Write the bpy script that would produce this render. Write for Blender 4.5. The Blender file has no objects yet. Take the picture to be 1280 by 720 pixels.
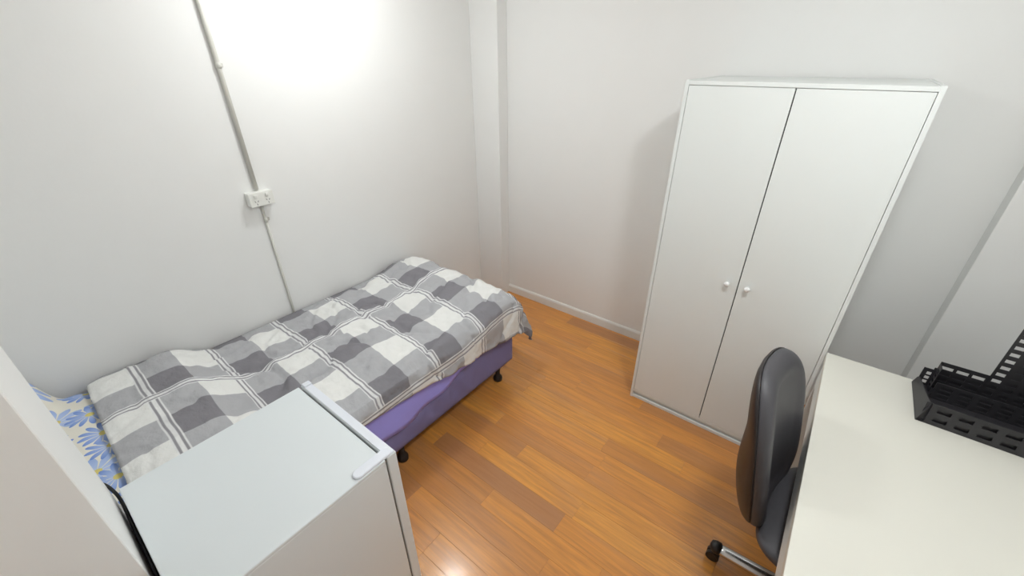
import bpy, bmesh, math, random
from mathutils import Vector, Matrix, noise

scene = bpy.context.scene
C = scene.collection

# ---------------------------------------------------------------- camera
cam_data = bpy.data.cameras.new('camera')
cam = bpy.data.objects.new('camera', cam_data)
C.objects.link(cam)
YAW, PITCH, ROLL, FPX = 0.669, 0.5078, -0.0067, 517.2
fw = Vector((-math.sin(YAW) * math.cos(PITCH), math.cos(YAW) * math.cos(PITCH), -math.sin(PITCH)))
rt = Vector((math.cos(YAW), math.sin(YAW), 0))
up = rt.cross(fw)
r2 = rt * math.cos(ROLL) + up * math.sin(ROLL)
u2 = up * math.cos(ROLL) - rt * math.sin(ROLL)
m = Matrix((r2, u2, -fw)).transposed().to_4x4()
m.translation = Vector((2.3447, -2.608, 1.8868))
cam.matrix_world = m
cam_data.sensor_width = 36.0
cam_data.lens = FPX / 1280 * 36
cam_data.clip_start = 0.02
scene.camera = cam

# ---------------------------------------------------------------- world, exposure
world = bpy.data.worlds.new('world')
scene.world = world
world.use_nodes = True
world.node_tree.nodes['Background'].inputs[0].default_value = (1, 1, 1, 1)
world.node_tree.nodes['Background'].inputs[1].default_value = 0.3
scene.view_settings.view_transform = 'Standard'
scene.view_settings.look = 'None'
scene.view_settings.gamma = 1
scene.view_settings.use_curve_mapping = False
scene.view_settings.exposure = 0.43
LIGHT_A = 10.8     # ceiling light over the bed
LIGHT_B = 17.5     # ceiling light towards the desk
LIGHT_COL = (0.965, 0.995, 1.0)

CEIL = 2.5
X_R = 3.36         # right wall
Y_F = -3.6         # wall behind the photographer

# ---------------------------------------------------------------- materials
def srgb(r, g, b):
    def f(c):
        c /= 255.0
        return c / 12.92 if c <= 0.04045 else ((c + 0.055) / 1.055) ** 2.4
    return (f(r), f(g), f(b), 1)

class NT:
    def __init__(self, name):
        self.m = bpy.data.materials.new(name)
        self.m.use_nodes = True
        self.t = self.m.node_tree
        self.n = self.t.nodes
        self.b = self.n['Principled BSDF']
    def node(self, kind, **kw):
        x = self.n.new(kind)
        for k, v in kw.items():
            setattr(x, k, v)
        return x
    def link(self, a, b):
        self.t.links.new(a, b)
    def math(self, op, a, b=None, c=None):
        x = self.n.new('ShaderNodeMath'); x.operation = op
        for i, v in enumerate((a, b, c)):
            if v is None: continue
            if isinstance(v, (int, float)): x.inputs[i].default_value = v
            else: self.link(v, x.inputs[i])
        return x.outputs[0]
    def mix(self, fac, a, b, mode='MIX'):
        x = self.n.new('ShaderNodeMix'); x.data_type = 'RGBA'; x.blend_type = mode
        for s, v in ((x.inputs[0], fac), (x.inputs[6], a), (x.inputs[7], b)):
            if isinstance(v, (int, float)): s.default_value = v
            elif isinstance(v, tuple): s.default_value = v
            else: self.link(v, s)
        return x.outputs[2]

def plain(name, col, rough=0.5, metal=0.0, var=0.03, bump=0.0, bscale=200.0, coat=0.0, spec=0.5):
    k = NT(name)
    tc = k.node('ShaderNodeTexCoord')
    nz = k.node('ShaderNodeTexNoise')
    nz.inputs['Scale'].default_value = 6.0
    nz.inputs['Detail'].default_value = 3.0
    k.link(tc.outputs['Object'], nz.inputs['Vector'])
    dark = tuple(c * (1 - var) for c in col[:3]) + (1,)
    lite = tuple(min(1, c * (1 + var)) for c in col[:3]) + (1,)
    k.link(k.mix(nz.outputs['Fac'], dark, lite), k.b.inputs['Base Color'])
    k.b.inputs['Roughness'].default_value = rough
    k.b.inputs['Metallic'].default_value = metal
    k.b.inputs['Specular IOR Level'].default_value = spec
    k.b.inputs['Coat Weight'].default_value = coat
    if bump:
        n2 = k.node('ShaderNodeTexNoise')
        n2.inputs['Scale'].default_value = bscale
        k.link(tc.outputs['Object'], n2.inputs['Vector'])
        bp = k.node('ShaderNodeBump')
        bp.inputs['Strength'].default_value = bump
        bp.inputs['Distance'].default_value = 0.002
        k.link(n2.outputs['Fac'], bp.inputs['Height'])
        k.link(bp.outputs[0], k.b.inputs['Normal'])
    return k.m

M = {}
M['wall'] = plain('wall_paint', srgb(241, 241, 239), 0.6, var=0.012, bump=0.12, bscale=60)
M['ceiling'] = plain('ceiling_paint', srgb(246, 246, 244), 0.8, var=0.01)
M['trim'] = plain('trim_paint', srgb(238, 237, 232), 0.35, var=0.01)
M['white_lam'] = plain('white_laminate', srgb(229, 233, 231), 0.35, var=0.01)
M['shadow_gap'] = plain('gap_shade', srgb(60, 58, 56), 0.8)  # dark colour standing in for the shade inside the wardrobe door gaps
M['desk'] = plain('desk_laminate', srgb(222, 220, 210), 0.4, var=0.015)
M['knob'] = plain('knob_white', srgb(245, 245, 245), 0.2)
M['fridge'] = plain('fridge_enamel', srgb(222, 228, 230), 0.32, var=0.008, bump=0.08, bscale=700)
M['fridge_trim'] = plain('fridge_plastic', srgb(228, 232, 240), 0.3, var=0.01)
M['gasket'] = plain('gasket_grey', srgb(120, 118, 116), 0.6)
M['black_plastic'] = plain('black_plastic', srgb(30, 29, 31), 0.42, var=0.08)
M['tray_plastic'] = plain('tray_plastic', srgb(44, 43, 46), 0.38, var=0.08)
M['cord'] = plain('black_rubber', srgb(22, 22, 23), 0.5)
M['chair_fabric'] = plain('chair_vinyl', srgb(72, 71, 75), 0.5, var=0.06, bump=0.15, bscale=900)
M['chair_shell'] = plain('chair_shell', srgb(42, 38, 38), 0.45, var=0.08, bump=0.1, bscale=600)
M['chrome'] = plain('brushed_chrome', srgb(205, 206, 208), 0.22, metal=1.0)
M['pvc'] = plain('conduit_pvc', srgb(212, 211, 203), 0.4, var=0.01)
M['socket'] = plain('socket_plastic', srgb(240, 240, 234), 0.3, var=0.01)
M['slot'] = plain('slot_dark', srgb(70, 68, 64), 0.7)
M['mattress'] = plain('mattress_fabric', srgb(226, 222, 220), 0.85, bump=0.2, bscale=300)
M['base_fabric'] = plain('base_fabric', srgb(128, 124, 172), 0.8, var=0.06, bump=0.25, bscale=500)
M['sheet'] = plain('lavender_sheet', srgb(168, 164, 250), 0.7, var=0.05, bump=0.15, bscale=500)

def plank_material():
    k = NT('laminate_plank')
    tc = k.node('ShaderNodeTexCoord')
    oi = k.node('ShaderNodeObjectInfo')
    off = k.node('ShaderNodeVectorMath', operation='SCALE')
    comb = k.node('ShaderNodeCombineXYZ')
    for i in range(3): k.link(oi.outputs['Random'], comb.inputs[i])
    k.link(comb.outputs[0], off.inputs[0]); off.inputs['Scale'].default_value = 37.0
    add = k.node('ShaderNodeVectorMath', operation='ADD')
    k.link(tc.outputs['Object'], add.inputs[0]); k.link(off.outputs[0], add.inputs[1])
    mp = k.node('ShaderNodeMapping'); mp.inputs['Scale'].default_value = (1.6, 26, 1)
    k.link(add.outputs[0], mp.inputs['Vector'])
    g = k.node('ShaderNodeTexNoise'); g.inputs['Scale'].default_value = 2.2
    g.inputs['Detail'].default_value = 6; g.inputs['Roughness'].default_value = 0.6
    g.inputs['Distortion'].default_value = 0.6
    k.link(mp.outputs[0], g.inputs['Vector'])
    mp2 = k.node('ShaderNodeMapping'); mp2.inputs['Scale'].default_value = (1.3, 7, 1)
    k.link(add.outputs[0], mp2.inputs['Vector'])
    g2 = k.node('ShaderNodeTexNoise'); g2.inputs['Scale'].default_value = 1.6
    k.link(mp2.outputs[0], g2.inputs['Vector'])
    cr = k.node('ShaderNodeValToRGB')
    e = cr.color_ramp.elements
    e[0].position = 0.0; e[0].color = srgb(186, 130, 84)
    e[1].position = 1.0; e[1].color = srgb(236, 166, 80)
    for pos, col in ((0.10, srgb(206, 140, 74)), (0.24, srgb(222, 150, 73)), (0.5, srgb(228, 155, 73)), (0.8, srgb(232, 160, 72))):
        x = e.new(pos); x.color = col
    k.link(oi.outputs['Random'], cr.inputs[0])
    ramp = k.node('ShaderNodeMapRange'); ramp.inputs[1].default_value = 0.36; ramp.inputs[2].default_value = 0.68
    k.link(g.outputs['Fac'], ramp.inputs[0])
    c1 = k.mix(k.math('MULTIPLY', ramp.outputs[0], 0.55), cr.outputs[0], srgb(168, 112, 66))
    ramp2 = k.node('ShaderNodeMapRange'); ramp2.inputs[1].default_value = 0.5; ramp2.inputs[2].default_value = 0.75
    k.link(g2.outputs['Fac'], ramp2.inputs[0])
    c2 = k.mix(k.math('MULTIPLY', ramp2.outputs[0], 0.35), c1, srgb(184, 138, 104))
    k.link(c2, k.b.inputs['Base Color'])
    k.b.inputs['Roughness'].default_value = 0.3
    k.b.inputs['Coat Weight'].default_value = 0.35
    k.b.inputs['Coat Roughness'].default_value = 0.14
    return k.m
M['plank'] = plank_material()
M['subfloor'] = plain('subfloor', srgb(120, 82, 52), 0.8)

def plaid_material():
    k = NT('plaid_cotton')
    uv = k.node('ShaderNodeUVMap')
    # slight waviness of the weave
    nz = k.node('ShaderNodeTexNoise'); nz.inputs['Scale'].default_value = 3.0
    k.link(uv.outputs[0], nz.inputs['Vector'])
    sub = k.node('ShaderNodeVectorMath', operation='SUBTRACT'); sub.inputs[1].default_value = (0.5, 0.5, 0.5)
    k.link(nz.outputs['Color'], sub.inputs[0])
    sc = k.node('ShaderNodeVectorMath', operation='SCALE'); sc.inputs['Scale'].default_value = 0.03
    k.link(sub.outputs[0], sc.inputs[0])
    ad = k.node('ShaderNodeVectorMath', operation='ADD')
    k.link(uv.outputs[0], ad.inputs[0]); k.link(sc.outputs[0], ad.inputs[1])
    sp = k.node('ShaderNodeSeparateXYZ'); k.link(ad.outputs[0], sp.inputs[0])
    def band(coord, centre, period, half):
        f = k.math('SUBTRACT', coord, centre - period / 2)
        f = k.math('FRACT', k.math('DIVIDE', f, period))
        d = k.math('MULTIPLY', k.math('ABSOLUTE', k.math('SUBTRACT', f, 0.5)), period)
        mr = k.node('ShaderNodeMapRange')
        mr.inputs[1].default_value = half - 0.0015; mr.inputs[2].default_value = half + 0.0015
        mr.inputs[3].default_value = 1.0; mr.inputs[4].default_value = 0.0
        k.link(d, mr.inputs[0])
        return mr.outputs[0]
    PU, PV = 0.318, 0.345
    bu = band(sp.outputs[0], 0.01, PU, 0.072)
    bv = band(sp.outputs[1], -1.115, PV, 0.078)
    n = k.math('ADD', bu, bv)
    white, light, dark = srgb(234, 234, 231), srgb(180, 180, 183), srgb(134, 132, 137)
    c = k.mix(k.math('MINIMUM', n, 1.0), white, light)
    c = k.mix(k.math('MAXIMUM', k.math('SUBTRACT', n, 1.0), 0.0), c, dark)
    # narrow double stripes beside the bands
    for coord, ctr, per in ((sp.outputs[1], -1.115 - 0.098, PV), (sp.outputs[0], 0.01 + PU + 0.092, PU * 2)):
        wl = band(coord, ctr, per, 0.021)
        c = k.mix(k.math('MULTIPLY', wl, 0.85), c, srgb(232, 232, 232))
        for o in (-0.011, 0.011):
            dl = band(coord, ctr + o, per, 0.0042)
            c = k.mix(k.math('MULTIPLY', dl, 0.8), c, srgb(120, 117, 124))
    k.link(c, k.b.inputs['Base Color'])
    k.b.inputs['Roughness'].default_value = 0.85
    k.b.inputs['Specular IOR Level'].default_value = 0.2
    n2 = k.node('ShaderNodeTexNoise'); n2.inputs['Scale'].default_value = 9; n2.inputs['Detail'].default_value = 6
    k.link(uv.outputs[0], n2.inputs['Vector'])
    bp = k.node('ShaderNodeBump'); bp.inputs['Strength'].default_value = 0.8; bp.inputs['Distance'].default_value = 0.03
    k.link(n2.outputs['Fac'], bp.inputs['Height']); k.link(bp.outputs[0], k.b.inputs['Normal'])
    return k.m
M['plaid'] = plaid_material()

def floral_material():
    k = NT('floral_cotton')
    uv = k.node('ShaderNodeUVMap')
    col = srgb(238, 234, 222)
    for scale, off, rad, blue, petals in ((5.2, 0.35, 0.44, srgb(160, 184, 230), 5.0), (6.3, 3.7, 0.46, srgb(116, 148, 216), 6.0)):
        mp = k.node('ShaderNodeMapping'); mp.inputs['Location'].default_value = (off, off * 0.7, 0)
        mp.inputs['Scale'].default_value = (scale, scale, scale)
        k.link(uv.outputs[0], mp.inputs['Vector'])
        vo = k.node('ShaderNodeTexVoronoi', voronoi_dimensions='2D'); vo.inputs['Scale'].default_value = 1.0
        vo.inputs['Randomness'].default_value = 0.75
        k.link(mp.outputs[0], vo.inputs['Vector'])
        d = k.node('ShaderNodeVectorMath', operation='SUBTRACT')
        k.link(mp.outputs[0], d.inputs[0]); k.link(vo.outputs['Position'], d.inputs[1])
        s = k.node('ShaderNodeSeparateXYZ'); k.link(d.outputs[0], s.inputs[0])
        ang = k.math('ARCTAN2', s.outputs[1], s.outputs[0])
        pet = k.math('ABSOLUTE', k.math('COSINE', k.math('MULTIPLY', ang, petals)))
        lim = k.math('MULTIPLY', k.math('ADD', k.math('MULTIPLY', pet, 0.5), 0.5), rad)
        ins = k.math('LESS_THAN', vo.outputs['Distance'], lim)
        gap = k.math('GREATER_THAN', pet, 0.28)
        tone = k.mix(k.math('DIVIDE', vo.outputs['Distance'], rad), srgb(196, 212, 242), blue)
        col = k.mix(k.math('MULTIPLY', ins, gap), col, tone)
        col = k.mix(k.math('LESS_THAN', vo.outputs['Distance'], 0.085), col, srgb(226, 212, 132))
    k.link(col, k.b.inputs['Base Color'])
    k.b.inputs['Roughness'].default_value = 0.85
    k.b.inputs['Specular IOR Level'].default_value = 0.2
    return k.m
M['floral'] = floral_material()

def emitter(name, col, strength):
    k = NT(name)
    k.b.inputs['Base Color'].default_value = (0.9, 0.9, 0.9, 1)
    k.b.inputs['Emission Color'].default_value = tuple(col) + (1,)
    k.b.inputs['Emission Strength'].default_value = strength
    return k.m

# ---------------------------------------------------------------- helpers
def obj(name, bm, mat, parent=None, smooth=False, loc=None):
    bmesh.ops.recalc_face_normals(bm, faces=bm.faces)
    me = bpy.data.meshes.new(name)
    bm.to_mesh(me); bm.free()
    if smooth:
        for p in me.polygons: p.use_smooth = True
    me.materials.append(M[mat])
    o = bpy.data.objects.new(name, me)
    C.objects.link(o)
    if parent is not None:
        o.parent = parent
        o.matrix_parent_inverse = Matrix.Translation(-parent.location)
    if loc is not None: o.location = loc
    return o

def tag(o, label, cat, group=None):
    o['label'] = label; o['category'] = cat
    if group: o['group'] = group
    return o

def struct(o, label=None):
    o['kind'] = 'structure'
    if label: o['label'] = label
    return o

def thing(name, label, cat, loc, group=None):
    o = bpy.data.objects.new(name, None)
    C.objects.link(o)
    o.location = loc
    o.empty_display_size = 0.05
    return tag(o, label, cat, group)

def box(bm, x0, x1, y0, y1, z0, z1, bev=0.0, seg=2):
    r = bmesh.ops.create_cube(bm, size=1.0)
    vs = r['verts']
    for v in vs:
        v.co = Vector((x0 + (v.co.x + .5) * (x1 - x0), y0 + (v.co.y + .5) * (y1 - y0), z0 + (v.co.z + .5) * (z1 - z0)))
    if bev:
        es = list({e for v in vs for e in v.link_edges})
        bmesh.ops.bevel(bm, geom=es, offset=bev, segments=seg, affect='EDGES', profile=0.5)
    return bm

def mkbox(name, mat, parent, *a, **k):
    return obj(name, box(bmesh.new(), *a, **k), mat, parent)

def tube(bm, pts, rad, seg=12, cap=True):
    pts = [Vector(p) for p in pts]
    rads = rad if isinstance(rad, (list, tuple)) else [rad] * len(pts)
    rings = []; prev = None
    for i, p in enumerate(pts):
        d = (pts[min(i + 1, len(pts) - 1)] - pts[max(i - 1, 0)]).normalized()
        if prev is None:
            a = Vector((0, 0, 1)) if abs(d.z) < .9 else Vector((1, 0, 0))
            n = d.cross(a).normalized()
        else:
            n = (prev - d * prev.dot(d)).normalized()
        prev = n
        b = d.cross(n)
        rings.append([bm.verts.new(p + (n * math.cos(t) + b * math.sin(t)) * rads[i]) for t in [2 * math.pi * j / seg for j in range(seg)]])
    for a, b in zip(rings, rings[1:]):
        for j in range(seg):
            bm.faces.new((a[j], a[(j + 1) % seg], b[(j + 1) % seg], b[j]))
    if cap:
        bm.faces.new(rings[0][::-1]); bm.faces.new(rings[-1])
    return bm

def smooth_pts(pts, n=6):
    P = [Vector(p) for p in pts]; out = []
    for i in range(len(P) - 1):
        a, b, c, d = P[max(i - 1, 0)], P[i], P[i + 1], P[min(i + 2, len(P) - 1)]
        for k in range(n):
            t = k / n
            out.append(.5 * ((2 * b) + (c - a) * t + (2 * a - 5 * b + 4 * c - d) * t * t + (3 * b - a - 3 * c + d) * t ** 3))
    out.append(P[-1])
    return out

def lathe(bm, prof, centre, axis='Z', seg=20):
    c = Vector(centre); rings = []
    for r, h in prof:
        ring = []
        for j in range(seg):
            t = 2 * math.pi * j / seg
            a, b = r * math.cos(t), r * math.sin(t)
            v = {'Z': (a, b, h), 'Y': (a, h, b), 'X': (h, a, b)}[axis]
            ring.append(bm.verts.new(c + Vector(v)))
        rings.append(ring)
    for a, b in zip(rings, rings[1:]):
        for j in range(seg):
            bm.faces.new((a[j], a[(j + 1) % seg], b[(j + 1) % seg], b[j]))
    bm.faces.new(rings[0][::-1]); bm.faces.new(rings[-1])
    return bm

def set_uv(o, fn):
    me = o.data
    l = me.uv_layers.new(name='UVMap')
    for lp in me.loops:
        l.data[lp.index].uv = fn(lp.vertex_index)

# ---------------------------------------------------------------- room shell
struct(mkbox('ceiling', 'ceiling', None, -0.15, X_R + .15, Y_F - .15, 0.15, CEIL, CEIL + .1))
struct(mkbox('wall_left', 'wall', None, -0.12, 0, Y_F - .12, 0.12, -0.05, CEIL))
struct(mkbox('wall_back', 'wall', None, 0, X_R, 0, 0.12, -0.05, CEIL))
struct(mkbox('wall_right', 'wall', None, X_R, X_R + .12, Y_F - .12, 0.12, -0.05, CEIL))
struct(mkbox('wall_front', 'wall', None, 1.335, X_R, Y_F - .12, Y_F, -0.05, CEIL))
struct(mkbox('wall_alcove', 'wall', None, 0, 0.985, Y_F - .12, -2.905, -0.05, CEIL))
struct(mkbox('wall_pier', 'wall', None, 0.985, 1.335, Y_F - .12, -2.73, -0.05, CEIL, bev=.002, seg=1))
struct(mkbox('wall_column', 'wall', None, 0, 0.2527, -0.103, 0, -0.05, CEIL, bev=.003))
struct(mkbox('wall_pilaster', 'wall', None, 2.915, X_R, -0.10, 0, -0.05, CEIL, bev=.003))

def baseboard(name, x0, x1, y, h=0.074, t=0.012):
    bm = bmesh.new()
    prof = [(0, 0), (-t, 0), (-t, h - .016), (-t * .7, h - .006), (-t * .35, h), (0, h)]
    ra = [bm.verts.new((x0, y + a, b)) for a, b in prof]
    rb = [bm.verts.new((x1, y + a, b)) for a, b in prof]
    n = len(prof)
    for i in range(n):
        bm.faces.new((ra[i], ra[(i + 1) % n], rb[(i + 1) % n], rb[i]))
    bm.faces.new(ra); bm.faces.new(rb[::-1])
    return struct(obj(name, bm, 'trim'))
baseboard('baseboard_back', 0.2527, 2.915, 0)

# floor: sub-floor slab with single laminate planks on it
floor = struct(mkbox('floor', 'subfloor', None, 0, X_R, Y_F, 0, -0.06, -0.012))
PW, Y_OFF = 0.1067, -1.416
rng = random.Random(11)
plank_cache = {}
def plank_mesh(L, W):
    key = (round(L, 3), round(W, 3))
    if key not in plank_cache:
        g, c, t = 0.0002, 0.0006, 0.012
        bm = bmesh.new()
        hx, hy = L / 2 - g, W / 2 - g
        lo = [bm.verts.new((sx * hx, sy * hy, -t)) for sx, sy in ((-1, -1), (1, -1), (1, 1), (-1, 1))]
        mi = [bm.verts.new((sx * hx, sy * hy, -c * .8)) for sx, sy in ((-1, -1), (1, -1), (1, 1), (-1, 1))]
        to = [bm.verts.new((sx * (hx - c), sy * (hy - c), 0)) for sx, sy in ((-1, -1), (1, -1), (1, 1), (-1, 1))]
        for a, b in ((lo, mi), (mi, to)):
            for i in range(4):
                bm.faces.new((a[i], a[(i + 1) % 4], b[(i + 1) % 4], b[i]))
        bm.faces.new(to)
        me = bpy.data.meshes.new('plank'); bm.to_mesh(me); bm.free()
        me.materials.append(M['plank'])
        plank_cache[key] = me
    return plank_cache[key]
fixed = {round(-1.416, 3): 1.42, round(-1.416 + 5 * PW, 3): 1.99, round(-1.416 - PW, 3): 1.835,
         round(-1.416 + PW, 3): 2.38, round(-1.416 + 3 * PW, 3): 1.76}
rows = []
k0 = math.floor((Y_F - Y_OFF) / PW)
for k in range(k0, 40):
    y0 = Y_OFF + k * PW; y1 = y0 + PW
    if y0 >= 0: break
    y0c, y1c = max(y0, Y_F), min(y1, 0)
    if y1c - y0c < .004: continue
    anchor = fixed.get(round(y0, 3), None)
    lens = (0.6, 0.8, 1.0, 1.2)
    cuts = [0.0]
    if anchor:
        x = anchor; back = []
        while x > 0.15:
            back.append(x); x -= rng.choice(lens)
        cuts += back[::-1]; x = anchor
    else:
        x = rng.choice((0.2, 0.35, .5, .65, .8)); cuts.append(x)
    while True:
        x += rng.choice(lens)
        if x > X_R - .15: break
        cuts.append(x)
    cuts.append(X_R)
    for a, b in zip(cuts, cuts[1:]):
        o = bpy.data.objects.new('plank', plank_mesh(b - a, y1c - y0c))
        C.objects.link(o); o.parent = floor
        o.location = ((a + b) / 2, (y0c + y1c) / 2, 0)

# ---------------------------------------------------------------- ceiling lights
def ceiling_light(x, y, power, label):
    """surface-mounted opal dome that glows downwards and sideways"""
    t = thing('ceiling_light', label, 'light', (x, y, CEIL), 'round ceiling lights')
    bm = bmesh.new()
    lathe(bm, [(0.118, 0), (0.122, -0.006), (0.122, -0.016), (0.116, -0.02), (0.108, -0.02)], (x, y, CEIL), seg=32)
    obj('trim_ring', bm, 'trim', t, smooth=True)
    bm = bmesh.new()
    prof = [(0.11 * math.cos(q), -0.0205 - 0.07 * math.sin(q)) for q in [math.pi / 2 * i / 9 * .985 for i in range(10)]]
    lathe(bm, prof, (x, y, CEIL), seg=32)
    area = 0.059
    key = 'diffuser_%d' % round(power * 10)
    if key not in M: M[key] = emitter('lamp_diffuser', LIGHT_COL, power / (math.pi * area))
    obj('diffuser', bm, key, t, smooth=True)
ceiling_light(0.60, -1.33, LIGHT_A, 'round white ceiling light above the bed')
ceiling_light(2.45, -1.58, LIGHT_B, 'round white ceiling light above the desk and chair')

# ---------------------------------------------------------------- wardrobe
def wardrobe():
    x0, x1, yf, yb, H = 1.7085, 2.5332, -0.598, -0.016, 1.80
    t = thing('wardrobe', 'tall white two-door wardrobe against the back wall', 'wardrobe', ((x0 + x1) / 2, (yf + yb) / 2, 0))
    s = 0.016
    mkbox('side_panel', 'white_lam', t, x0, x0 + s, yf, yb, 0, H, bev=.0008, seg=1)
    mkbox('side_panel', 'white_lam', t, x1 - s, x1, yf, yb, 0, H, bev=.0008, seg=1)
    mkbox('top_panel', 'white_lam', t, x0 + s, x1 - s, yf, yb, H - s - .002, H - .002, bev=.0008, seg=1)
    mkbox('bottom_panel', 'white_lam', t, x0 + s, x1 - s, yf + .002, yb, 0.05, 0.05 + s, bev=.0008, seg=1)
    mkbox('plinth', 'white_lam', t, x0 + s, x1 - s, yf + .018, yf + .034, 0, 0.05)
    mkbox('plinth_strip', 'white_lam', t, x0 + s, x1 - s, yf + .004, yf + .018, 0, 0.02, bev=.002)
    mkbox('back_panel', 'white_lam', t, x0 + s, x1 - s, yb - .005, yb, 0.05 + s, H - s - .002)
    xm = (x0 + x1) / 2
    g = 0.0018
    for a, b, kx in ((x0 + s + g, xm - g * 1.3, xm - .045), (xm + g * 1.3, x1 - s - g, xm + .043)):
        d = mkbox('door', 'white_lam', t, a, b, yf + .0008, yf + .0165, 0.05 + s + g, H - s - .002 - g, bev=.0008, seg=1)
        bm = bmesh.new()
        lathe(bm, [(0.006, 0), (0.006, -.008), (0.0085, -.013), (0.0125, -.019), (0.0125, -.023), (0.009, -.027), (0.003, -.0285)], (kx, yf + .0008, 0.938), 'Y', 18)
        kn = obj('knob', bm, 'knob', d, smooth=True)
        kn.matrix_parent_inverse = Matrix.Identity(4)
        kn.parent = d
        mkbox('door_shade_sheet', 'shadow_gap', t, a + .004, b - .004, yf + .018, yf + .02, 0.07, H - .03)  # added dark sheet behind the door, paints the shade at its edges
    mkbox('gap_shade_strip', 'shadow_gap', t, xm - .02, xm + .02, yf + .0205, yf + .024, 0.07, H - .03)  # added dark strip, painted shade seen through the gap between the doors
wardrobe()

# ---------------------------------------------------------------- desk
def desk():
    x0, x1, yb, yn, z = 2.5339, 3.34, -0.5846, -2.05, 0.73
    t = thing('desk', 'cream white desk with the black file tray on it', 'desk', ((x0 + x1) / 2, (yb + yn) / 2, 0))
    mkbox('tabletop', 'desk', t, x0, x1, yn, yb, z - .032, z, bev=.0015, seg=2)
    for y0 in (yb - .03, yn + .012):
        mkbox('end_panel', 'white_lam', t, x0 + .008, x1 - .01, y0, y0 + .018, 0, z - .032, bev=.001, seg=1)
    mkbox('front_rail', 'white_lam', t, x0 + .004, x0 + .022, yn + .031, yb - .031, z - .14, z - .0325, bev=.001, seg=1)
    mkbox('modesty_panel', 'white_lam', t, x1 - .13, x1 - .114, yn + .03, yb - .03, .3, z - .032)
desk()

# ---------------------------------------------------------------- fridge
def fridge():
    x0, x1, y0, y1, z = 1.020, 1.530, -2.712, -2.153, 0.84
    t = thing('bar_fridge', 'small white bar fridge standing beside the bed', 'fridge', ((x0 + x1) / 2, (y0 + y1) / 2, 0))
    yd = -2.187
    mkbox('cabinet', 'fridge', t, x0, x1, y0 + .012, yd - .006, .018, z - .012, bev=.003)
    mkbox('top_plate', 'fridge', t, x0 - .001, x1 + .001, y0, yd - .006, z - .012, z, bev=.003)
    mkbox('gasket', 'gasket', t, x0 + .01, x1 - .006, yd - .007, yd + .001, .06, z - .012)
    mkbox('rear_panel', 'cord', t, x0 + .01, x1 - .01, y0 + .004, y0 + .012, .05, z - .02)
    d = mkbox('door', 'fridge', t, x0, x1, yd, y1, .05, z + .001, bev=.004)
    c = mkbox('door_cap', 'fridge_trim', t, x0 + .004, x1 - .004, yd + .003, y1 - .003, z + .001, z + .0045, bev=.0015)
    # hinge cover along the right edge and small cap at the other end
    bm = bmesh.new()
    r, cxh, ya, yb_ = .0165, x1 - .0185, yd - .085, yd + .010
    outline = [(cxh + r * math.cos(a), ya + r * math.sin(a)) for a in [math.pi + math.pi * i / 10 for i in range(11)]]
    outline += [(cxh + r * math.cos(a), yb_ + r * math.sin(a)) for a in [math.pi * i / 10 for i in range(11)]]
    lv = []
    for k_, h in ((1.0, 0.0), (1.0, .006), (.86, .0085)):
        cy_ = (ya + yb_) / 2
        lv.append([bm.verts.new((cxh + (px - cxh) * k_, cy_ + (py - cy_) * (1 - (1 - k_) * .3), z + h)) for px, py in outline])
    for a_, b_ in zip(lv, lv[1:]):
        for i in range(len(outline)):
            k2 = (i + 1) % len(outline)
            bm.faces.new((a_[i], a_[k2], b_[k2], b_[i]))
    bm.faces.new(lv[0][::-1]); bm.faces.new(lv[-1])
    obj('hinge_cover', bm, 'fridge_trim', t)
    mkbox('hinge_cap', 'fridge_trim', t, x0 + .002, x0 + .028, yd + .004, y1 - .002, z + .004, z + .009, bev=.003)
    for fx in (x0 + .05, x1 - .05):
        for fy in (y0 + .06, yd - .06):
            bm = bmesh.new(); lathe(bm, [(.016, 0), (.018, .004), (.014, .018)], (fx, fy, 0), seg=14)
            obj('foot', bm, 'black_plastic', t, smooth=True)
    bm = bmesh.new()
    tube(bm, smooth_pts([(1.46, -2.7205, .40), (1.44, -2.7215, .66), (1.38, -2.7215, .775), (1.30, -2.7215, .789), (1.208, -2.7215, .788), (1.09, -2.7215, .79), (1.03, -2.7215, .787), (1.0, -2.722, .815), (.978, -2.735, .853), (.965, -2.77, .87), (.955, -2.82, .82), (.965, -2.87, .6), (.965, -2.88, .3), (.965, -2.88, .006)]), .0042, 10)
    obj('power_cord', bm, 'cord', t, smooth=True)['label'] = 'black power cord'
fridge()

def sstep(a, b, x):
    t = max(0, min(1, (x - a) / (b - a)))
    return t * t * (3 - 2 * t)

# ---------------------------------------------------------------- bed
BX0, BX1, BY0, BY1 = 0.055, 0.985, -2.80, -0.885
def sheet_hem(y):
    """height of the sheet's hem along the open side of the bed"""
    h = .385 if y > -1.18 else .385 - min(1, (-1.18 - y) / .55) * .11
    return h + .005 * math.sin(y * 26)

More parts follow.
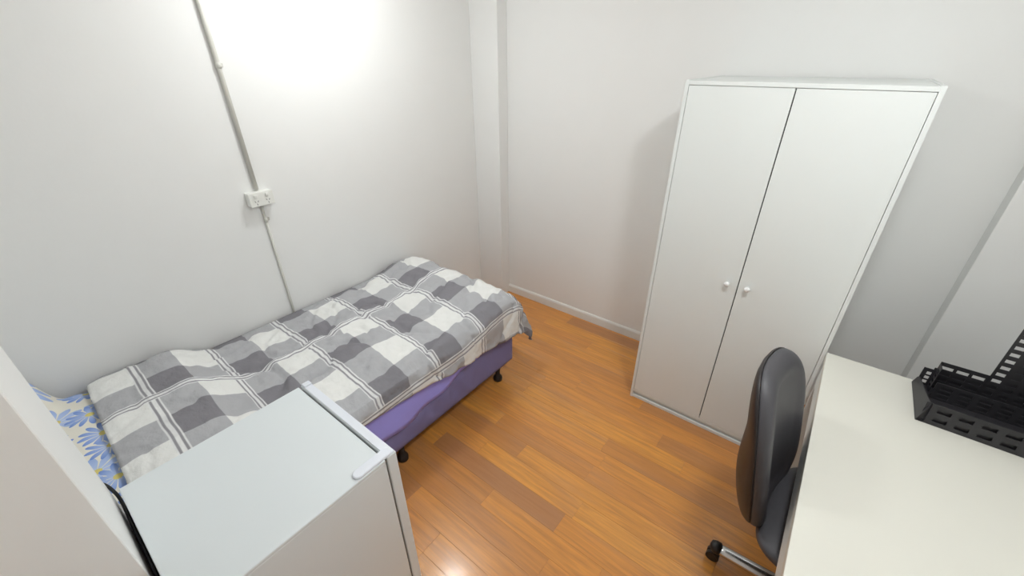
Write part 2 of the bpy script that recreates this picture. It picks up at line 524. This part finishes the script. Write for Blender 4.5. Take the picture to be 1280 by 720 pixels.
def bed():
    t = thing('single_bed', 'single bed with purple fabric base on small black feet', 'bed', ((BX0 + BX1) / 2, (BY0 + BY1) / 2, 0))
    # base box with slightly slack fabric on the long side
    bm = bmesh.new()
    box(bm, BX0, BX1, BY0, BY1, .128, .39, bev=.007, seg=2)
    obj('base', bm, 'base_fabric', t, smooth=False)
    bm = bmesh.new()
    box(bm, BX0 + .006, BX1 - .006, BY0 + .005, BY1 - .005, .392, .528, bev=.03, seg=4)
    obj('mattress', bm, 'mattress', t, smooth=True)
    bm = bmesh.new()
    g = []
    for i in range(121):
        y = BY0 + .01 + (BY1 - BY0 - .02) * i / 120
        row = []
        for j in range(15):
            q = j / 14
            z = .131 + .255 * q
            amp = sstep(-1.05, -1.35, y) * sstep(-2.3, -1.95, y) * sstep(.0, .2, q) * sstep(sheet_hem(y) - .004, sheet_hem(y) - .04, z)
            fold = math.sin(y * 34 + q * 7 + 1.2 * math.sin(y * 9)) + .6 * math.sin(y * 61 - q * 5)
            row.append(bm.verts.new((BX1 + .0015 + .008 * amp * (1 + fold * .55), y, z)))
        g.append(row)
    for a, b in zip(g, g[1:]):
        for j in range(14): bm.faces.new((a[j], a[j + 1], b[j + 1], b[j]))
    sf = obj('side_fabric', bm, 'base_fabric', t, smooth=True)
    md = sf.modifiers.new('thick', 'SOLIDIFY'); md.thickness = .004; md.offset = -1
    for fx in (BX0 + .06, BX1 - .038):
        for fy in (BY1 - .115, -1.795, BY0 + .1):
            bm = bmesh.new()
            lathe(bm, [(.021, 0.0), (.029, .004), (.030, .022), (.026, .034), (.015, .05), (.016, .08), (.022, .128), (.02, .13)], (fx, fy, 0), seg=20)
            obj('foot', bm, 'black_plastic', t, smooth=True)
bed()

def bed_sheet():
    """lavender sheet: over the mattress, hanging down the open side with a wavy slack hem"""
    bm = bmesh.new()
    ny, rows_ = 90, []
    ya, yb = BY0 + .03, BY1 + .004
    for i in range(ny + 1):
        f = i / ny; y = ya + (yb - ya) * f
        hem = sheet_hem(y)
        prof = [(BX0 + .01, .535), (.3, .537), (.6, .537), (.93, .536), (BX1 - .022, .533), (BX1 - .006, .522), (BX1 + .001, .50), (BX1 + .004, .46)]
        n = 6
        for j in range(1, n + 1):
            q = j / n
            prof.append((BX1 + .0065 + (.003 + .0085 * sstep(-2.1, -1.9, y)) * q * (1 + .6 * math.sin(y * 21 + q * 2)), .46 + (hem - .46) * q))
        rows_.append([bm.verts.new((px, y, pz)) for px, pz in prof])
    for a, b in zip(rows_, rows_[1:]):
        for j in range(len(a) - 1):
            bm.faces.new((a[j], a[j + 1], b[j + 1], b[j]))
    o = obj('bed_sheet', bm, 'sheet', smooth=True)
    md = o.modifiers.new('thick', 'SOLIDIFY'); md.thickness = .0025; md.offset = 1
    return tag(o, 'lavender bed sheet hanging over the bed base below the duvet', 'sheet')
bed_sheet()

def duvet():
    bm = bmesh.new()
    NS, NTT = 110, 170
    y_head, y_end = -2.69, -0.90
    T = 1.998                                # cloth length
    grid = []; uvs = []
    def lerp_tab(tab, x):
        if x <= tab[0][0]: return tab[0][1]
        for (a, va), (b, vb) in zip(tab, tab[1:]):
            if x <= b: return va + (vb - va) * (x - a) / (b - a)
        return tab[-1][1]
    hem_tab = [(-2.7, .49), (-2.2, .485), (-1.95, .475), (-1.62, .45), (-1.28, .40), (-.92, .374), (-.86, .335), (-.80, .285)]
    for i in range(NTT + 1):
        t = T * i / NTT
        yv = y_head + t                     # cloth coordinate along the bed
        over = yv - (y_end - .03)
        if over <= 0:
            y, dy = yv, 0.0
        else:                               # roll over the foot end
            R = .10
            a = min(over / R, 1.15)
            y = (y_end - .03) + R * math.sin(a) + max(0, over - R * 1.15) * math.cos(1.15)
            dy = R * (1 - math.cos(a)) + max(0, over - R * 1.15) * math.sin(1.15)
        hem = lerp_tab(hem_tab, y)
        top0 = .575 + .055 * math.exp(-((y + 1.02) / .22) ** 2) + .103 * sstep(-2.18, -2.44, y) - .012 * sstep(-1.6, -2.0, y) * sstep(-2.4, -2.0, y)
        R = .075
        flat = BX1 - .03 - .018
        drop = top0 - hem
        S = flat + R * math.pi / 2 + max(.01, drop - R)
        row = []; ru = []
        for j in range(NS + 1):
            s = S * j / NS
            ov = s - flat
            if ov <= 0:
                x, dx = .018 + s, 0.0
            else:
                a = min(ov / R, math.pi / 2)
                x = .018 + flat + R * math.sin(a); dx = R * (1 - math.cos(a))
                e = max(0, ov - R * math.pi / 2)
                dx += e; x += e * .10
            # wrinkles and quilting
            w = .020 * noise.noise(Vector((s * 3.1, yv * 3.1, 1.7)))
            w += .011 * noise.noise(Vector((s * 7.5 + yv * 2.5, yv * 6.5, 5.2)))
            w += .010 * noise.noise(Vector((s * 19, yv * 15 + s * 6, 9.1)))
            w += .006 * noise.noise(Vector((s * 34 - yv * 12, yv * 30 + s * 9, 2.1)))
            cre = abs(noise.noise(Vector((s * 4.2 + yv * 1.5, yv * 5.0 - s, 3.3))))
            w += .018 * (sstep(0, .13, cre) - .8)
            wall = sstep(0.0, .10, s)
            puff = .022 * math.sin(math.pi * min(1, max(0, s / .98))) ** .6 if s < .98 else 0
            z = top0 - math.sqrt(dx * dx + dy * dy) + (w * (1 - .6 * sstep(-2.35, -2.5, y)) + puff) * (1 if dx < .02 else max(0.2, 1 - dx * 5)) - .03 * (1 - wall)
            if dy > 0: z += 0
            if dx > .03:
                x += w * .8 + .010 * math.sin(yv * 23 + 1.3 * math.sin(yv * 9)) * sstep(.05, .25, dx)
            if dy > .02:
                y_ = y + w * .3 + .02 * sstep(.05, .25, dx)
            else:
                y_ = y
            # head edge: thin down
            z -= .008 * sstep(.05, 0, t)
            x = max(x, .014)
            if dx > .06: x = max(x, 1.024)
            if y < -2.1: x = min(x, 1.016)
            if dx < .03 and dy < .02: z = max(z, .562)
            row.append(bm.verts.new((x, y_ + (.03 * (s - .35) * -1 * sstep(.25, 0, t)), z)))
            ru.append((s, yv - .06 * sstep(-2.2, -2.53, yv)))
        grid.append(row); uvs.append(ru)
    for a, b in zip(grid, grid[1:]):
        for j in range(NS):
            bm.faces.new((a[j], a[j + 1], b[j + 1], b[j]))
    flat_uv = [q for r in uvs for q in r]
    bm.verts.index_update()
    o = obj('duvet', bm, 'plaid', smooth=True)
    set_uv(o, lambda vi: flat_uv[vi])
    md = o.modifiers.new('thick', 'SOLIDIFY'); md.thickness = .012; md.offset = -1
    return tag(o, 'grey and white plaid duvet spread over the bed', 'duvet')
duvet()

def pillow():
    bm = bmesh.new()
    N = 44
    cx, cy, cz = .455, -2.668, .6095
    hw, hd, th = .43, .20, .049
    tilt = math.radians(-9)
    coords = []
    idx = {}
    def pos(u, v, s):
        e = max(0.0, (1 - abs(u) ** 3.2)) ** .55 * max(0.0, (1 - abs(v) ** 3.2)) ** .55
        pinch = 1 - .05 * (1 - abs(v) ** 2) * abs(u) ** 6
        pinch2 = 1 - .06 * (1 - abs(u) ** 2) * abs(v) ** 6
        x = hw * u * pinch; y = hd * v * pinch2
        z = s * (th * e + .003)
        z += .008 * noise.noise(Vector((u * 2.2, v * 2.0, 3 + s))) * e + .005 * noise.noise(Vector((u * 6, v * 5, 8 + s)))
        # raised corner by the wall at the head end
        z += .15 * sstep(.45, 1, -u) * sstep(.45, 1, -v)
        yy = y * math.cos(tilt) - z * math.sin(tilt)
        zz = y * math.sin(tilt) + z * math.cos(tilt)
        return (cx + x, cy + yy, cz + zz)
    for s in (1, -1):
        for i in range(N + 1):
            for j in range(N + 1):
                u, v = -1 + 2 * i / N, -1 + 2 * j / N
                edge = i in (0, N) or j in (0, N)
                idx[(s, i, j)] = bm.verts.new(pos(u, v, s)); coords.append((u * hw, v * hd))
    for s in (1, -1):
        for i in range(N):
            for j in range(N):
                bm.faces.new([idx[(s, a, b)] for a, b in ((i, j), (i + 1, j), (i + 1, j + 1), (i, j + 1))])
    for i in range(N):
        for j in (0, N):
            bm.faces.new((idx[(1, i, j)], idx[(1, i + 1, j)], idx[(-1, i + 1, j)], idx[(-1, i, j)]))
            bm.faces.new((idx[(1, j, i)], idx[(1, j, i + 1)], idx[(-1, j, i + 1)], idx[(-1, j, i)]))
    o = obj('pillow', bm, 'floral', smooth=True)
    set_uv(o, lambda vi: coords[vi])
    return tag(o, 'white pillow with blue daisy print at the head of the bed', 'pillow')
pillow()

# ---------------------------------------------------------------- socket and conduit on the left wall
def conduit():
    y = -1.7662
    t = thing('conduit', 'thin white conduit pipe running up the left wall', 'conduit', (0, y, .1))
    bm = bmesh.new(); tube(bm, [(.0105, y, 1.302), (.0105, y, CEIL)], .0100, 14); obj('pipe', bm, 'pvc', t, smooth=True)
    bm = bmesh.new(); tube(bm, [(.0075, y, .1), (.0075, y, 1.222)], .0065, 12); obj('pipe', bm, 'pvc', t, smooth=True)
    for z, r, xo in ((1.865, .0125, .0115), (1.14, .0085, .008)):
        bm = bmesh.new(); tube(bm, [(xo, y, z - .012), (xo, y, z + .012)], r, 14); obj('saddle_clip', bm, 'pvc', t, smooth=True)
        mkbox('saddle_tab', 'pvc', t, .0, .005, y + .004, y + .022, z - .008, z + .008, bev=.001)
conduit()

def socket():
    y0, y1, z0, z1 = -1.828, -1.708, 1.226, 1.298
    t = thing('power_outlet', 'white double power outlet box mounted on the left wall', 'outlet', (0, (y0 + y1) / 2, z0))
    mkbox('mounting_box', 'socket', t, 0, .040, y0 + .002, y1 - .002, z0 + .002, z1 - .002, bev=.002)
    mkbox('face_plate', 'socket', t, .040, .049, y0, y1, z0, z1, bev=.003)
    for cy in (y0 + .032, y1 - .032):
        mkbox('switch', 'socket', t, .049, .0555, cy - .008, cy + .008, z1 - .025, z1 - .010, bev=.002)
        for a, dy in ((28, -.007), (-28, .007)):
            bm = bmesh.new(); box(bm, .0488, .0494, -.0012, .0012, -.0045, .0045)
            bmesh.ops.rotate(bm, cent=(0, 0, 0), matrix=Matrix.Rotation(math.radians(a), 3, 'X'), verts=bm.verts)
            bmesh.ops.translate(bm, vec=(0, cy + dy, z0 + .027), verts=bm.verts)
            obj('pin_slot', bm, 'slot', t)
        mkbox('pin_slot', 'slot', t, .0488, .0494, cy - .0012, cy + .0012, z0 + .008, z0 + .017)
socket()

# ---------------------------------------------------------------- office chair
def superdisc(bm, fn, n=40, rings=12):
    """closed pillow-like solid: fn(r, ang, side) -> position"""
    cf, cb = bm.verts.new(fn(0, 0, 1)), bm.verts.new(fn(0, 0, -1))
    F, B = [], []
    for k in range(1, rings + 1):
        r = math.sin(math.pi / 2 * k / rings)
        F.append([bm.verts.new(fn(r, 2 * math.pi * j / n, 1)) for j in range(n)])
        if k < rings: B.append([bm.verts.new(fn(r, 2 * math.pi * j / n, -1)) for j in range(n)])
    B.append(F[-1])
    for c, L in ((cf, F), (cb, B)):
        for j in range(n):
            bm.faces.new((c, L[0][j], L[0][(j + 1) % n]))
        for a, b in zip(L, L[1:]):
            for j in range(n):
                bm.faces.new((a[j], b[j], b[(j + 1) % n], a[(j + 1) % n]))

def chair():
    ctr = Vector((2.69, -1.30, 0))
    th = math.radians(-7)
    F = Vector((math.cos(th), math.sin(th), 0)); L = Vector((-math.sin(th), math.cos(th), 0))
    def P(f, l, z): return ctr + F * f + L * l + Vector((0, 0, z))
    t = thing('office_chair', 'black office chair pushed up to the desk', 'chair', tuple(ctr))
    def sgnpow(c, e): return math.copysign(abs(c) ** e, c)
    zc, hh, hw = .735, .297, .215
    def axis(z):                           # forward offset of the back's mid surface
        q = (z - .49) / .58
        return -.245 - .145 * q + .035 * q * q
    def back(front, rear, scale, e_out, crease):
        def fn(r, a, s):
            c, sn = math.cos(a), math.sin(a)
            l = hw * scale * r * sgnpow(c, 2 / e_out); v = hh * scale * r * sgnpow(sn, 2 / e_out)
            # slightly narrower towards the top and bottom
            l *= 1 - (.14 if v > 0 else .03) * (v / hh) ** 2
            z = zc + v
            prof = max(0, 1 - r ** 5) ** (1 / 2.6)
            d = front * prof if s > 0 else -rear * prof
            if s > 0 and crease: d -= .012 * sstep(.86, .70, r)
            wrap = .25 * l * l / hw        # sides curve forward
            return P(axis(z) + d + wrap, l, z)
        return fn
    bm = bmesh.new(); superdisc(bm, back(.058, .012, 1.0, 3.6, True), 56, 18); obj('back_cushion', bm, 'chair_fabric', t, smooth=True)
    bm = bmesh.new()
    def shell(r, a, s):
        c, sn = math.cos(a), math.sin(a)
        l = hw * 1.0 * r * sgnpow(c, 2 / 3.6); v = hh * 1.0 * r * sgnpow(sn, 2 / 3.6)
        l *= 1 - (.14 if v > 0 else .03) * (v / hh) ** 2
        z = zc + v
        prof = max(0, 1 - r ** 5) ** (1 / 2.4)
        bulge = .022 + .026 * sstep(.85, .62, z)
        d = .004 * prof if s > 0 else -bulge * prof
        return P(axis(z) - .006 + d + .25 * l * l / hw, l, z)
    superdisc(bm, shell, 56, 18); obj('back_shell', bm, 'chair_shell', t, smooth=True)
    # upright bracket
    bm = bmesh.new()
    pts = smooth_pts([P(-.285, 0, .60), P(-.275, 0, .50), P(-.24, 0, .43), P(-.12, 0, .405), P(0, 0, .40)], 5)
    rings = []
    for p in pts:
        pass
    tube(bm, pts, .022, 12); obj('back_bracket', bm, 'black_plastic', t, smooth=True)
    bm = bmesh.new()
    def seat(r, a, s):
        c, sn = math.cos(a), math.sin(a)
        f = .235 * r * sgnpow(c, 2 / 4); l = .245 * r * sgnpow(sn, 2 / 4)
        prof = max(0, 1 - r ** 3.5) ** (1 / 2.5)
        z = .465 + (.045 if s > 0 else -.035) * prof
        z += -.03 * sstep(.15, .24, f)
        return P(f + .03, l, z)
    superdisc(bm, seat, 56, 16); obj('seat', bm, 'chair_fabric', t, smooth=True)
    bm = bmesh.new(); box(bm, ctr.x - .09, ctr.x + .10, ctr.y - .08, ctr.y + .08, .385, .428, bev=.01); obj('seat_mechanism', bm, 'black_plastic', t)
    bm = bmesh.new(); lathe(bm, [(.026, .09), (.026, .24), (.016, .242), (.016, .39)], ctr, seg=20); obj('gas_lift', bm, 'black_plastic', t, smooth=False)
    bm = bmesh.new(); lathe(bm, [(.034, .062), (.045, .068), (.045, .112), (.03, .118)], ctr, seg=24); obj('hub', bm, 'chrome', t, smooth=False)
    for k in range(5):
        a = math.radians(180 + 72 * k)
        d = Vector((math.cos(a), math.sin(a), 0)); n = Vector((-d.y, d.x, 0))
        bm = bmesh.new()
        # flattened tapering arm
        rr = []
        for f in range(9):
            q = f / 8
            c = ctr + d * (.04 + .245 * q) + Vector((0, 0, .088 - .012 * q))
            w, h = .028 - .004 * q, .024 - .005 * q
            rr.append([bm.verts.new(c + n * (w * math.cos(b)) + Vector((0, 0, h * math.sin(b)))) for b in [2 * math.pi * j / 14 for j in range(14)]])
        for p_, q_ in zip(rr, rr[1:]):
            for j in range(14): bm.faces.new((p_[j], p_[(j + 1) % 14], q_[(j + 1) % 14], q_[j]))
        bm.faces.new(rr[0][::-1]); bm.faces.new(rr[-1])
        leg = obj('leg', bm, 'chrome', t, smooth=True)
        tip = ctr + d * .292
        bm = bmesh.new()
        tube(bm, [tip - d * .018 + Vector((0, 0, .077)), tip + Vector((0, 0, .077)), tip + d * .014 + Vector((0, 0, .075)), tip + d * .02 + Vector((0, 0, .073))], [.0265, .027, .022, .008], 14)
        tube(bm, [tip + Vector((0, 0, .03)), tip + Vector((0, 0, .07))], .008, 10)
        cp = obj('castor', bm, 'black_plastic', leg, smooth=True); cp.matrix_parent_inverse = Matrix.Identity(4)
        bm = bmesh.new()
        for sgn in (-1, 1):
            c = tip + Vector((0, 0, .026)) + n * (.0105 * sgn)
            tube(bm, [c - n * .0085, c - n * .007, c + n * .007, c + n * .0085], [.022, .026, .026, .022], 20)
        wh = obj('wheel', bm, 'black_plastic', leg, smooth=False); wh.matrix_parent_inverse = Matrix.Identity(4)
chair()

# ---------------------------------------------------------------- black file tray on the desk
def panel_holes(bm, org, U, V, N, w, h, nu, nv, hole_w, hole_h, mu, mv, thick=.0025, top=None):
    """flat panel w x h at org spanned by U, V with nu x nv rectangular slots, thickness along N"""
    org, U, V, N = Vector(org), Vector(U), Vector(V), Vector(N)
    def ticks(L, n, hole, m):
        if n == 0: return [0, L]
        pitch = (L - 2 * m - hole) / (n - 1) if n > 1 else 0
        out = [0]
        for i in range(n): out += [m + i * pitch, m + i * pitch + hole]
        return out + [L]
    us, vs = ticks(w, nu, hole_w, mu), ticks(h, nv, hole_h, mv)
    for i in range(len(us) - 1):
        for j in range(len(vs) - 1):
            if i % 2 == 1 and j % 2 == 1 and nu and nv: continue
            q = []
            for dz in (0, thick):
                for a, b in ((us[i], vs[j]), (us[i + 1], vs[j]), (us[i + 1], vs[j + 1]), (us[i], vs[j + 1])):
                    q.append(bm.verts.new(org + U * a + V * b + N * dz))
            bm.faces.new(q[0:4][::-1]); bm.faces.new(q[4:8])
            for k in range(4):
                bm.faces.new((q[k], q[(k + 1) % 4], q[4 + (k + 1) % 4], q[4 + k]))

def tray():
    x0, x1, y0, y1, z = 2.822, 3.20, -0.858, -0.604, 0.7305
    t = thing('file_tray', 'black slotted plastic file tray on the desk top', 'tray', ((x0 + x1) / 2, (y0 + y1) / 2, z))
    X, Y, Z = (1, 0, 0), (0, 1, 0), (0, 0, 1)
    bm = bmesh.new(); panel_holes(bm, (x0, y0, z), X, Y, Z, x1 - x0, y1 - y0, 6, 5, .038, .022, .03, .025); obj('tray_floor', bm, 'tray_plastic', t)
    mkbox('floor_sheet', 'tray_plastic', t, x0 + .004, x1, y0 + .004, y1, z + .0026, z + .005)
    # low front with two rows of blind slots
    bm = bmesh.new(); panel_holes(bm, (x0 + .022, y0, z + .002), X, (0, .12, .99), (0, .99, -.12), x1 - x0 - .022, .080, 6, 2, .036, .016, .018, .014)
    obj('front_panel', bm, 'tray_plastic', t)
    bm = bmesh.new(); panel_holes(bm, (x0 + .008, y0 + .010, z + .002), X, (0, .12, .99), (0, .99, -.12), x1 - x0 - .006, .076, 0, 0, 0, 0, 0, 0)
    obj('front_liner', bm, 'tray_plastic', t)
    # left side: a low wall, higher towards the front
    bm = bmesh.new()
    prof = [(y0, 0), (y0 + .006, .05), (y0 + .014, .068), (y0 + .03, .072), (y0 + .06, .066), (y0 + .2, .045), (y1 - .01, .04), (y1, .03), (y1, 0)]
    va = [bm.verts.new((x0 + .018 * (b / .072), a, z + b)) for a, b in prof]
    vb = [bm.verts.new((x0 + .0028 + .018 * (b / .072), a, z + b)) for a, b in prof]
    bm.faces.new(va); bm.faces.new(vb[::-1])
    for i in range(len(prof)):
        k = (i + 1) % len(prof)
        bm.faces.new((va[i], va[k], vb[k], vb[i]))
    obj('side_panel', bm, 'tray_plastic', t)
    # back: corner piece, lower left part, then the tall file holder
    bm = bmesh.new(); panel_holes(bm, (2.832, y1 - .003, z), X, Z, (0, 1, 0), .040, .082, 1, 3, .014, .014, .013, .014); obj('corner_panel', bm, 'tray_plastic', t)
    bm = bmesh.new(); panel_holes(bm, (2.866, y1 - .003, z), X, Z, (0, 1, 0), .134, .125, 3, 4, .033, .0135, .008, .016); obj('back_panel', bm, 'tray_plastic', t)
    bm = bmesh.new(); panel_holes(bm, (2.998, y1 - .003, z), X, Z, (0, 1, 0), x1 - 2.998, .34, 5, 11, .024, .014, .009, .016); obj('tall_back_panel', bm, 'tray_plastic', t)
    mkbox('back_liner', 'tray_plastic', t, 2.860, 3.0, y1 + .0005, y1 + .003, z, z + .090)
    mkbox('back_liner', 'tray_plastic', t, 3.036, x1, y1 + .0005, y1 + .003, z, z + .338)
    mkbox('back_liner', 'tray_plastic', t, 3.0005, 3.0355, y1 + .0005, y1 + .003, z, z + .098)
    bm = bmesh.new(); panel_holes(bm, (x1 - .003, y0, z), Y, Z, (1, 0, 0), y1 - y0, .12, 5, 4, .03, .013, .02, .018); obj('side_panel', bm, 'tray_plastic', t)
    # inner dividers
    bm = bmesh.new(); panel_holes(bm, (2.866, y0 + .17, z), X, Z, (0, 1, 0), x1 - 2.87, .078, 6, 3, .034, .012, .016, .014); obj('divider', bm, 'tray_plastic', t)
    mkbox('divider_liner', 'tray_plastic', t, 2.866, x1 - .004, y0 + .173, y0 + .1755, z, z + .076)
    bm = bmesh.new(); panel_holes(bm, (2.866, y1 - .045, z), Y, Z, (1, 0, 0), .045, .118, 1, 4, .02, .013, .012, .018); obj('divider', bm, 'tray_plastic', t)
tray()
